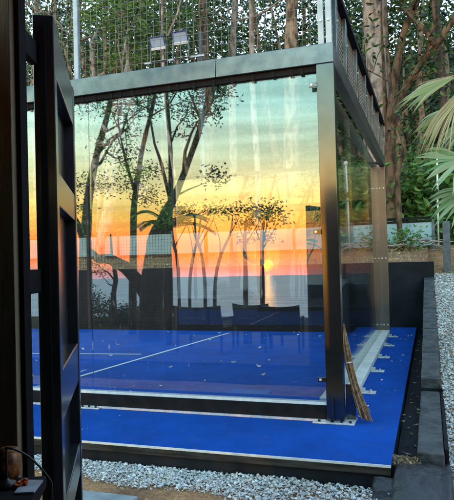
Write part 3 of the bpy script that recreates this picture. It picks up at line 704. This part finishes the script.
# fence of pale panels on the bank
fz0, fz1 = 9.45, 9.5
fe = thing('panel_fence', (-3, 9.5, bank(9.5)), 'low fence of pale blue panels under a black top rail on the bank', 'fence')
pr = at(434.5, 222, 9.5); xr = pr.x; zt = at(415, 220.5, 9.5).z; zb = at(415, 243, 9.5).z
posts = [xr-.03 - 1.62*i for i in range(9)]
for i, x in enumerate(posts):
    s = MB(); s.box(x-.03, x+.03, 9.47, 9.53, bank(9.5)-.2, zt+.02); s.build('fence_post', M['greypost'], fe)
    if i: s = MB(); s.box(x+.032, posts[i-1]-.032, 9.49, 9.51, zb-.06, zt-.05); s.build('fence_panel', M['panel'], fe)
s = MB(); s.box(posts[-1], xr, 9.465, 9.535, zt+.021, zt+.075); s.box(posts[-1]+.05, xr-.07, 9.478, 9.522, zt-.048, zt-.01); s.build('top_rail', M['rail'], fe)
p = at(447.5, 266, 8.2); s = MB(); s.hexa([(p.x-.075, 8.15, p.z-.2), (p.x+.075, 8.15, p.z-.2), (p.x+.075, 8.27, p.z-.2), (p.x-.075, 8.27, p.z-.2), (p.x-.07, 8.16, p.z+.98), (p.x+.07, 8.16, p.z+.98), (p.x+.07, 8.26, p.z+1.02), (p.x-.07, 8.26, p.z+1.02)])
zz = at(447, 221, 8.2).z
for i in (4, 5, 6, 7): s.v[i] = (s.v[i][0], s.v[i][1], zz)
tag(s.build('stub_post', M['greypost'], bevel=.01), 'short thick dark grey post standing alone beside the gravel path', 'post')
a = at(438, 232, 9.9); b = at(437, 158, 9.9); wp = thing('garden_lamp', (a.x, 9.9, gz(a.x, 9.9)), 'slim white pole with a small round lamp behind the palm leaves', 'lamp')
s = MB(); s.tube([(a.x, 9.9, gz(a.x, 9.9)-.1), tuple(b)], .022, 10); s.build('pole', M['white'], wp, smooth=True)
s = MB(); s.lathe(b, [(.01, -.02), (.04, .01), (.05, .05), (.035, .085), (.008, .1)], 14); s.build('lamp_globe', M['white'], wp, smooth=True)

# fan palm at the right
FP = Vector((1.75, 1.55, gz(1.75, 1.55)))
fp = thing('fan_palm', FP, 'fan palm beside the gravel path hanging green and dry leaves into the view', 'palm')
s = MB(); s.tube([FP-Vector((0, 0, .1)), FP+Vector((.02, .02, .8)), FP+Vector((-.02, 0, 1.6)), FP+Vector((0, 0, 2.1))], [.13, .11, .10, .09], 14, wob=.3)
s.build('trunk', M['darkbark'], fp, smooth=True)
def fan(base, tip, width, nseg, sag, m, name='frond', spread=1.0, pleat=.35, stem_from=None, nrm=None, droop=.25, rag=.25):
    # pleated fan leaf: folded segments that part and hang near their torn ends
    mb = MB(); ax = tip-base; Lg = ax.length; d = ax.normalized()
    nr = (nrm or Vector((0, -.6, .8))); side = d.cross(nr).normalized(); nr = side.cross(d).normalized()
    for i in range(nseg):
        f = (i/(nseg-1)-.5)*2 + rnd.gauss(0, .02)
        an = f*spread; dd = (d*math.cos(an)+side*math.sin(an)); ln = Lg*(1-.2*abs(f)**1.6)*(1-rag*rnd.random()*rnd.random())
        sd = (side*math.cos(an)-d*math.sin(an)); wd = width*rnd.uniform(.75, 1.15); dr = droop*rnd.uniform(.3, 1.6); tw = rnd.gauss(0, .5); bow = rnd.gauss(0, .04)
        for half in ((-1, 1) if rnd.random() < .75 else (0,)):
            K = 9; prev = None
            for k in range(K+1):
                t = k/K
                w_ = wd*(.30+.70*min(1, t*2.2))*(1 if t < .72 else max(.06, (1-t)/.28))*.5
                c = base+dd*ln*t + sd*bow*ln*t*t - Vector((0, 0, Lg*(sag*t*t + (dr*(t-.55)**2*2.2 if t > .55 else 0))))
                a_ = tw*t*t; s2 = sd*math.cos(a_)+nr*math.sin(a_); n2 = nr*math.cos(a_)-sd*math.sin(a_)
                fold = n2*w_*pleat*2
                if half == 0: row = (c-s2*w_*.55, c+s2*w_*.55)
                elif half < 0: row = (c-s2*w_, c+fold)
                else: row = (c+fold+s2*.0008, c+s2*w_)
                n = len(mb.v); mb.v += [tuple(q_) for q_ in row]
                if prev is not None: mb.f.append((prev, prev+1, n+1, n))
                prev = n
    if stem_from is not None:
        mid = stem_from.lerp(base, .55)+Vector((0, 0, .12)); mb.tube([stem_from, mid, base], [.016, .013, .010], 6)
    return mb.build(name, M[m], fp, smooth=True)
hub = FP+Vector((0, 0, 2.1))
fan(at(464, 158, 1.3), at(424, 178, 1.0), .060, 14, .10, 'frond', spread=1.15, stem_from=hub, nrm=Vector((-.1, -.9, .25)), droop=.12)
fan(at(472, 190, 1.4), at(430, 214, 1.2), .055, 12, .13, 'frond', spread=.8, stem_from=hub, nrm=Vector((-.1, -.85, .45)), droop=.15)
fan(at(455, 77, 1.0), at(394, 103, .9), .034, 9, .04, 'frond', spread=.15, stem_from=hub, nrm=Vector((-.1, -.9, .3)), droop=.22, rag=.12)
fan(at(455, 75, 1.03), at(396, 97, .95), .018, 8, .03, 'dryfrond', spread=.17, nrm=Vector((-.1, -.9, .3)), droop=.3, rag=.3)
fan(at(462, 88, 1.2), at(424, 146, 1.1), .024, 15, .10, 'dryfrond', spread=.30, stem_from=hub, nrm=Vector((-.3, -.9, .2)), droop=.3, rag=.4)
fan(at(462, 96, 1.15), at(428, 138, 1.05), .012, 12, .14, 'dryfrond', spread=.38, nrm=Vector((-.3, -.9, .2)), droop=.5, rag=.5)
fan(at(454, 106, 1.4), at(410, 132, 1.5), .035, 8, .10, 'frond', spread=.3, stem_from=hub, nrm=Vector((-.2, -.9, .3)))
fan(at(470, 120, 1.5), at(442, 150, 1.4), .045, 8, .12, 'frond', spread=.6, stem_from=hub, nrm=Vector((-.2, -.9, .3)))
fan(hub, hub+Vector((.8, -.4, .6)), .05, 12, .3, 'frond', spread=1.2)
fan(hub, hub+Vector((.9, .7, .5)), .05, 12, .3, 'frond', spread=1.2)
fan(hub, hub+Vector((.1, .9, .6)), .05, 12, .3, 'frond', spread=1.2)

# floodlights on a pole behind the far wall
pb_ = at(163, 62, 6.5)
lp = thing('lamp_pole', (pb_.x+.1, 6.5, 0), 'dark pole with a crossbar carrying the two floodlights', 'pole')
ca, cb = at(146, 63, 6.5), at(190, 58, 6.5); zb_ = (ca.z+cb.z)/2
xm = at(201, 58, 6.5).x
s = MB(); s.tube([(xm, 6.5, -.3), (xm, 6.5, zb_+.5)], .04, 12); s.build('pole', M['blacksteel'], lp, smooth=True)
s = MB(); s.box(ca.x, xm+.1, 6.42, 6.455, zb_-.04, zb_); s.build('crossbar', M['lightpost'], lp)
for (u, v), lab in (((157.5, 43), 'left floodlight of two, blue housing with white rim, above the far wall'), ((180, 37.5), 'right floodlight of two, blue housing with white rim, above the far wall')):
    p = at(u, v, 6.35)
    fl = thing('floodlight', p, lab, 'floodlight', 'floodlights above the far wall')
    X = Vector((1, 0, 0)); nn = Vector((0, -.86, -.5)).normalized(); U = X.cross(nn).normalized()*-1
    if U.z < 0: U = -U
    s = MB(); s.obox(p, X, U, nn, -.165, .165, -.13, .13, -.05, 0); s.build('housing', M['lampblue'], fl, bevel=.01)
    s = MB(); s.obox(p, X, U, nn, -.17, .17, .11, .135, .0005, .02); s.obox(p, X, U, nn, -.17, -.15, -.0845, .1095, .0005, .02); s.obox(p, X, U, nn, .15, .17, -.0845, .1095, .0005, .02); s.build('rim', M['lampblue'], fl, bevel=.004)
    s = MB(); s.obox(p, X, U, nn, -.17, .17, -.135, -.0855, .0005, .024); s.build('visor', M['white'], fl, bevel=.004)
    s = MB(); s.obox(p, X, U, nn, -.149, .149, -.084, .109, .0005, .006); s.build('lens', M['lampglass'], fl)
    s = MB(); s.box(p.x-.18, p.x-.172, 6.36, 6.42, zb_-.03, p.z); s.box(p.x+.172, p.x+.18, 6.36, 6.42, zb_-.03, p.z); s.box(p.x-.18, p.x+.18, 6.36, 6.4195, zb_-.032, zb_-.0305); s.build('bracket', M['blacksteel'], fl)

# ------------------------------------------------------------------ the hut the picture is taken from
ht = thing('hut', (1, -5.4, -.17), 'dark open fronted timber hut around the camera, its plank corner at the left', 'hut')
FY = -3.45
x30 = at(30, 250, FY).x; x25 = at(25.5, 250, FY).x; x5 = at(5.5, 250, FY).x
FX = -.645
sh = lambda z: 0
RT = 2.13
s = MB(); s.box(x25+.001, x30, FY-.03, FY, -.2, RT); s.build('corner_trim', M['rail'], ht)
s = MB(); s.box(x5, x25, FY-.05, FY-.001, -.2, RT); s.build('plank', M['wood'], ht, bevel=.003)
s = MB(); s.box(x5-.028, x5-.001, FY-.02, FY-.001, -.2, RT); s.build('dark_joint', M['rail'], ht)
s = MB(); s.box(FX, x5-.029, FY-.05, FY-.001, -.2, RT); s.build('plank', M['oldwood'], ht, bevel=.004)
s = MB(); s.box(FX-.06, FX-.001, -7.4, FY, -.2, RT); s.build('wall', M['inner'], ht)
s = MB(); s.box(FX-.06, 2.9, -7.48, -7.401, -.2, RT); s.build('wall', M['inner'], ht)
s = MB(); s.box(2.82, 2.9, -7.4, FY, -.2, RT); s.build('wall', M['inner'], ht)
s = MB(); s.box(FX-.05, 2.9, FY-.05, FY, RT+.002, RT+.10); s.build('lintel', M['oldwood'], ht)
s = MB(); s.hexa([(FX-.07, -7.7, RT+.103), (3.1, -7.7, RT+.103), (3.1, FY+.06, RT+.103), (FX-.07, FY+.06, RT+.103), (FX-.07, -7.7, RT+.4), (3.1, -7.7, RT+.4), (3.1, FY+.06, RT+.2), (FX-.07, FY+.06, RT+.2)]); s.build('roof', M['roof'], ht)
s = MB(); s.box(FX, 2.82, -7.4, FY, -.16, -.12); s.build('floor', M['terrace'], ht)

# the open steel door
DN = Vector((-.372, -3.315, -.1)); dd = Vector((-.482, .876, 0)).normalized(); dn = Vector((.876, .482, 0)).normalized(); Z = Vector((0, 0, 1))
dr = thing('steel_door', DN, 'black steel framed door standing open at the left, its rails catching the sunset', 'door')
Wd = .80
def leafbox(name, x0, x1, y0, y1, z0, z1, m='door', bev=.004, parent=None):
    s = MB(); s.obox(Vector((DN.x, DN.y, 0)), dd, dn, Z, x0, x1, y0, y1, z0, z1); return s.build(name, M[m], parent or dr, bevel=bev)
leafbox('stile', 0, .07, -.062, 0, -.1, 2.095)
leafbox('stile', Wd-.06, Wd, -.06, 0, -.1, 2.095)
for a, b in ((1.93, 2.093), (1.52, 1.63), (.84, 1.0), (.46, .58), (-.1, .02)):
    leafbox('rail', .0705, Wd-.0605, -.058, -.003, a, b)
leafbox('panel', .0702, Wd-.0602, -.05, -.042, -.05, 1.95, bev=0)
leafbox('stop_strip', -.006, -.0005, -.045, -.024, -.08, 2.06, 'rail', .002)
for v in (38, 282):
    z = at(33, v, FY).z
    s = MB(); s.hexa([(x30-.04, FY+.001, z-.035), (x30-.004, FY+.001, z-.035), (DN.x-.04, DN.y-.03, z-.035), (DN.x-.062, DN.y-.028, z-.035), (x30-.04, FY+.001, z+.035), (x30-.004, FY+.001, z+.035), (DN.x-.04, DN.y-.03, z+.035), (DN.x-.062, DN.y-.028, z+.035)]); s.build('hinge', M['rail'], dr, bevel=.004)

# counter in the hut with its odds and ends
ct_o = Vector((-.075, -3.90, .0)); cz = .818
cax = Vector((-.90, -.43, 0)).normalized(); cay = Vector((-.43, .90, 0)).normalized()*-1
cay = Vector((-cax.y, cax.x, 0)) * -1
ct = thing('counter', (ct_o.x, ct_o.y, -.12), 'dark wooden counter box in the lower left corner inside the hut', 'counter')
s = MB(); s.obox(ct_o, cax, cay, Z, 0.02, .46, -.0, .30, -.12, cz-.03); s.build('box', M['wood'], ct)
s = MB(); s.obox(ct_o, cax, cay, Z, 0, .46, -.01, .31, cz-.029, cz); s.build('countertop', M['rail'], ct, bevel=.004)
g_ = [ground_at(u, v, cz+.002) for u, v in ((14, 494), (34, 493), (43, 481), (24, 481))]
s = MB(); s.hexa([(p.x, p.y, cz+.001) for p in g_]+[(p.x, p.y, cz+.005) for p in g_]); tag(s.build('leaflet', M['paper']), 'pale printed leaflet lying flat on the dark counter', 'leaflet')
pk = MB(); pc_ = ground_at(24, 482, cz+.010)
for i in range(8):
    a = pc_+Vector((rnd.gauss(0, .008), rnd.gauss(0, .006), rnd.uniform(-.002, .003))); d = Vector((rnd.gauss(0, 1), rnd.gauss(0, 1), rnd.gauss(0, .4))).normalized(); e_ = d.cross(rv()).normalized()
    pk.obox(a, d, e_, d.cross(e_), -.008, .008, -.004, .004, -.002, .002)
tag(pk.build('sweet_wrapper', M['red']), 'small crumpled orange red wrapper on the leaflet', 'wrapper')
lb = ground_at(7, 487, cz+.001)
lm = thing('desk_lamp', lb, 'black lamp stand with round foot at the picture edge on the counter', 'lamp stand')
s = MB(); s.lathe(lb, [(.021, 0), (.022, .006), (.019, .012), (.008, .016), (.005, .02)], 24); s.build('foot', M['cable'], lm, smooth=True)
s = MB(); s.tube([lb+Vector((0, 0, .015)), Vector((lb.x, lb.y, at(7, 447, lb.y).z))], .003, 8); s.build('stem', M['cable'], lm)
vb = ground_at(8, 478, cz+.001)
s = MB(); prof = [(.022, 0), (.030, .01), (.034, .025), (.032, .045), (.026, .06), (.022, .066), (.024, .07)]
s.lathe(vb, prof, 28); tag(s.build('amber_vase', M['amber'], smooth=True), 'mottled amber brown vase behind the lamp stand on the counter', 'vase')
s = MB(); eg = ground_at(49, 478, cz+.004); pts = []
ctl = [(7, 448), (14, 449), (21, 452), (28, 456), (34, 461), (40, 467), (45, 473), (49, 478)]
for u, v in ctl: pts.append(at(u, v, lb.y + (eg.y-lb.y)*(u-7)/42))
pts += [eg-cax*.006-Vector((0, 0, .012)), eg-cax*.008-Vector((0, 0, .2)), eg-cax*.008-Vector((0, 0, .9))]
s.tube(pts, .0028, 6); tag(s.build('power_cable', M['cable'], smooth=True), 'thin black cable arching over the counter edge', 'cable')

# ------------------------------------------------------------------ the sea side: what the glass mirrors
def mbase(u, Y):
    p = mir(u, 300, Y); p.z = gz(p.x, Y)-.05; return p
GR = 'trees on the sea side'
# big tree with a low arching limb
Y = -6.6
tree('tree', 'big dark tree with a low arching limb, mirrored in the left of the glass', [mbase(152, Y), mir(151, 318, Y), mir(152, 290, Y), mir(157, 250, Y), mir(163, 225, Y), mir(176, 198, Y), mir(187, 170, Y), mir(197, 140, Y), mir(205, 108, Y), mir(214, 76, Y), mir(222, 40, Y)],
     [.30, .27, .25, .23, .115, .075, .065, .06, .05, .042, .03],
     limbs=[([mir(148, 305, Y), mir(138, 288, Y), mir(125, 274, Y), mir(110, 266, Y), mir(98, 266, Y), mir(86, 256, Y), mir(76, 230, Y)], [.16, .07]),
            ([mir(183, 180, Y), mir(184, 158, Y), mir(190, 140, Y), mir(196, 128, Y)], [.045, .02]), ([mir(172, 204, Y), mir(188, 196, Y), mir(201, 191, Y)], [.028, .008]),
            ([mir(200, 128, Y), mir(192, 108, Y), mir(186, 96, Y)], [.03, .012]), ([mir(211, 86, Y), mir(222, 88, Y), mir(232, 84, Y)], [.03, .01])],
     bark='darkbark', leaf='leaf_back', leafn=22, leafs=.08, spread=.16, auto=4, start=.72, autoL=.7, group=GR,
     clumps=[(mir(228, 82, Y), .12, 36), (mir(190, 128, Y), .15, 54), (mir(184, 118, Y), .13, 36), (mir(180, 140, Y), .10, 30)])
Y = -7.4
tree('tree', 'straight dark trunk with few leaves, mirrored beside the big arching tree', [mbase(166, Y), mir(168, 240, Y), mir(170, 190, Y), mir(168, 140, Y), mir(164, 95, Y), mir(160, 60, Y), mir(150, 10, Y)], [.09, .075, .06, .052, .046, .04, .02],
     limbs=[([mir(169, 150, Y), mir(176, 132, Y), mir(184, 122, Y)], [.028, .014]), ([mir(168, 110, Y), mir(176, 95, Y), mir(182, 85, Y)], [.022, .01]), ([mir(169, 205, Y), mir(160, 170, Y), mir(153, 150, Y), mir(146, 110, Y)], [.045, .022])],
     bark='darkbark', leaf='leaf_back', leafn=26, leafs=.08, spread=.18, autoL=1.0, auto=3, start=.7, group=GR)
Y = -8.2
tree('tree', 'leafy dark tree mirrored at the far left of the glass', [mbase(86, Y), mir(85, 260, Y), mir(88, 200, Y), mir(98, 150, Y), mir(108, 110, Y), mir(112, 60, Y)], [.20, .16, .11, .085, .065, .03],
     bark='darkbark', leaf='leaf_back', leafn=28, leafs=.075, spread=.22, auto=8, autoL=1.9, start=.4, depth=2, group=GR, autodir=(.15, 0, 0),
     clumps=[(mir(112, 118, Y), .22, 90), (mir(104, 150, Y), .22, 90), (mir(120, 160, Y), .22, 102), (mir(128, 140, Y), .18, 72), (mir(100, 190, Y), .28, 132), (mir(126, 190, Y), .28, 156), (mir(146, 200, Y), .2, 102), (mir(82, 110, Y), .2, 72), (mir(84, 190, Y), .28, 132)])
Y = -7.9
tree('tree', 'forked dark tree with bushy top mirrored between the arching and leafy trees', [mbase(132, Y), mir(133, 230, Y), mir(136, 190, Y), mir(142, 150, Y), mir(150, 115, Y), mir(154, 90, Y), mir(156, 50, Y)], [.10, .085, .065, .055, .05, .04, .02],
     limbs=[([mir(135, 200, Y), mir(124, 165, Y), mir(118, 140, Y)], [.045, .02])], bark='darkbark', leaf='leaf_back', leafn=28, leafs=.07, spread=.2, auto=6, autoL=1.2, start=.4, group=GR,
     clumps=[(mir(140, 180, Y), .22, 144), (mir(152, 176, Y), .18, 114), (mir(148, 205, Y), .2, 114)])
Y = -10.5
tree('tree', 'thin twiggy tree mirrored inside the arch of the big limb', [mbase(114, Y), mir(114, 300, Y), mir(116, 285, Y), mir(114, 272, Y), mir(112, 262, Y), mir(110, 240, Y)], [.09, .08, .07, .05, .04, .02],
     limbs=[([mir(114, 285, Y), mir(108, 278, Y), mir(104, 276, Y)], [.03, .012]), ([mir(115, 292, Y), mir(109, 290, Y), mir(106, 286, Y)], [.025, .01])], bark='darkbark', leaf='leaf_back', leafn=14, leafs=.07, spread=.12, auto=0, autoL=.6, group=GR)
for (u0_, u1_, Yp, lab) in ((179, 171, -9.6, 'leftmost of four bare slim trees mirrored above the wide armchair, leaning left'), (190, 200, -10.2, 'second bare slim tree from the left above the wide armchair, leaning right'),
                         (205, 194, -9.3, 'third bare slim tree above the wide armchair, crossing its neighbour'), (215, 232, -10.0, 'rightmost of four bare slim trees above the wide armchair, leaning furthest')):
    um = (u0_+u1_)/2
    tree('tree', lab, [mbase(u0_, Yp), mir(u0_, 290, Yp), mir(um*.6+u0_*.4, 262, Yp), mir(um*.3+u1_*.7, 240, Yp), mir(u1_, 220, Yp)], [.05, .045, .04, .03, .015],
         limbs=[([mir(um*.6+u0_*.4, 262, Yp), mir(um-4, 246, Yp), mir(um-9, 228, Yp)], [.022, .008]), ([mir(um, 252, Yp), mir(um+6, 240, Yp), mir(um+13, 226, Yp)], [.022, .008])],
         bark='darkbark', leaf='leaf_back', leafn=7, leafs=.08, spread=.14, autoL=.6, group=GR)
w = MB()
for i in range(60):
    u = rnd.uniform(80, 140); Yb = rnd.uniform(-12.5, -10.5); p = mir(u, 300, Yb)
    hgt = .3+.8*ramp01((118-u)/40)
    z = gz(p.x, Yb) + rnd.random()*hgt*1.2
    clump(w, Vector((p.x, Yb, z)), .17, 60, .08)
tag(w.build('cliff_scrub', M['leaf_back']), 'low dark scrub along the cliff edge on the sea side', kind='stuff')

# dark feather palm by the big tree
def feather_palm(base, label, fr):
    t = thing('feather_palm', base, label, 'palm')
    hub2 = base+Vector((.05, 0, 2.45)); s = MB(); s.tube([base-Vector((0, 0, .1)), base+Vector((.05, 0, 1.2)), hub2], [.07, .06, .05], 9); s.build('trunk', M['darkbark'], t, smooth=True)
    for (dx, dy, dz, Lf) in fr:
        m_ = MB(); pts = []; d = Vector((dx, dy, dz)).normalized()
        for k in range(9):
            q_ = k/8; pts.append(hub2+d*Lf*q_ - Vector((0, 0, .55*Lf*q_*q_)))
        m_.tube(pts, [.012-.001*k for k in range(9)], 5)
        for k in range(1, 9):
            tdir = (pts[k]-pts[k-1]).normalized(); sd = tdir.cross(Z).normalized()
            for sg in (-1, 1):
                for j in range(4):
                    pp = pts[k-1].lerp(pts[k], j/4); ld_ = (sd*sg + tdir*.7 - Z*.25).normalized()
                    m_.leaf(pp, ld_, ld_.cross(Z).normalized(), .32*(1-.4*abs(k/8-.4)), .03, .02)
        m_.build('frond', M['leaf_back'], t)
    return t
p = mbase(168, -6.0)
feather_palm(p, 'dark feather palm at the foot of the arching tree, mirrored in the glass', [(1, .2, .9, 1.2), (.9, -.6, 1.1, 1.1), (.4, .5, 1.2, 1.1), (-.6, .3, 1.0, 1.1), (-.9, -.3, .7, 1.1), (.1, -.9, 1.0, 1.0), (1.0, .0, .45, 1.1)])

# terrace chairs
def chair_mesh(w_, root):
    s = MB(); s.box(-w_/2+.06, w_/2-.06, -.32, .28, .30, .42); s.build('seat', M['navy'], root, bevel=.03)
    s = MB(); K = 12; b_, t_ = [], []
    for i in range(K):                                   # sling back, top edge sagging between raised corners
        a0 = -w_/2+w_*i/K; a1 = -w_/2+w_*(i+1)/K
        c = lambda a: .83 - .035*(1-(2*a/w_)**2); dpt = lambda a: .30 + .05*(1-(2*a/w_)**2)
        s.hexa([(a0, dpt(a0)-.02, .40), (a1, dpt(a1)-.02, .40), (a1, dpt(a1)+.02, .40), (a0, dpt(a0)+.02, .40), (a0, dpt(a0)+.07, c(a0)), (a1, dpt(a1)+.07, c(a1)), (a1, dpt(a1)+.11, c(a1)), (a0, dpt(a0)+.11, c(a0))])
    s.build('backrest', M['navy'], root)
    for sx in (-1, 1):
        s = MB(); x = sx*(w_/2-.03); s.box(x-.03, x+.03, -.34, .30, .56, .60); s.build('armrest', M['oldwood'], root, bevel=.008)
        for y in (-.30, .27):
            s = MB(); s.box(x-.022, x+.022, y-.022, y+.022, 0, .558); s.build('leg', M['oldwood'], root, bevel=.004)
def chair(u, Y, w_, label, rz):
    p = mir(u, 310, Y); r = thing('terrace_armchair', (p.x, Y, -.135), label, 'armchair', 'armchairs on the terrace')
    root = bpy.data.objects.new('tmp', None)
    before = set(COL.objects)
    class R: pass
    r.location = (0, 0, 0)
    chair_mesh(w_, r)
    r.location = (p.x, Y, -.135); r.rotation_euler.z = rz
    return r
chair(205, -5.25, .92, 'wide navy armchair on the terrace, leftmost of three in the mirror image', .05)
chair(259, -5.9, .72, 'middle navy terrace armchair, mirrored partly behind the right one', .15)
chair(284, -5.35, .64, 'right navy terrace armchair mirrored under the setting sun', -.08)
# two slim straight trees left of the setting sun
for (u, lab, dv) in ((245, 'slim straight dark tree, mirrored further from the setting sun than its twin', 0), (262, 'slim straight dark tree, mirrored right beside the setting sun', 4)):
    Y = -6.4
    tree('tree', lab, [mbase(u, Y), mir(u+.5, 290, Y), mir(u, 265, Y), mir(u-.5, 245, Y), mir(u+1, 226+dv, Y)], [.055, .05, .045, .04, .025],
         limbs=[([mir(u, 252+dv, Y), mir(u+5, 244+dv, Y), mir(u+12, 232+dv, Y)], [.022, .008]), ([mir(u, 247+dv, Y), mir(u-4, 240+dv, Y), mir(u-7, 230+dv, Y)], [.018, .007]), ([mir(u, 244, Y), mir(u+3, 238, Y), mir(u+6, 228, Y)], [.016, .006])],
         bark='darkbark', leaf='leaf_back', leafn=12, leafs=.075, spread=.12, autoL=.5, group=GR,
         clumps=[(mir(u+rnd.uniform(-5, 12), rnd.uniform(216, 250), Y+rnd.uniform(-.3, .3)), rnd.uniform(.05, .16), rnd.randint(8, 30)) for _ in range(8)])

# ------------------------------------------------------------------ render settings
C.render.engine = 'CYCLES'
C.view_settings.view_transform = 'Standard'; C.view_settings.look = 'None'; C.view_settings.exposure = 0.22; C.view_settings.gamma = 1
cy = C.cycles
cy.max_bounces = 10; cy.diffuse_bounces = 3; cy.glossy_bounces = 5; cy.transmission_bounces = 4; cy.transparent_max_bounces = 24
cy.sample_clamp_indirect = 12; cy.sample_clamp_direct = 0; cy.caustics_reflective = False; cy.caustics_refractive = False
cy.use_denoising = True; cy.use_adaptive_sampling = False
try: cy.denoiser = 'OPENIMAGEDENOISE'
except Exception: pass
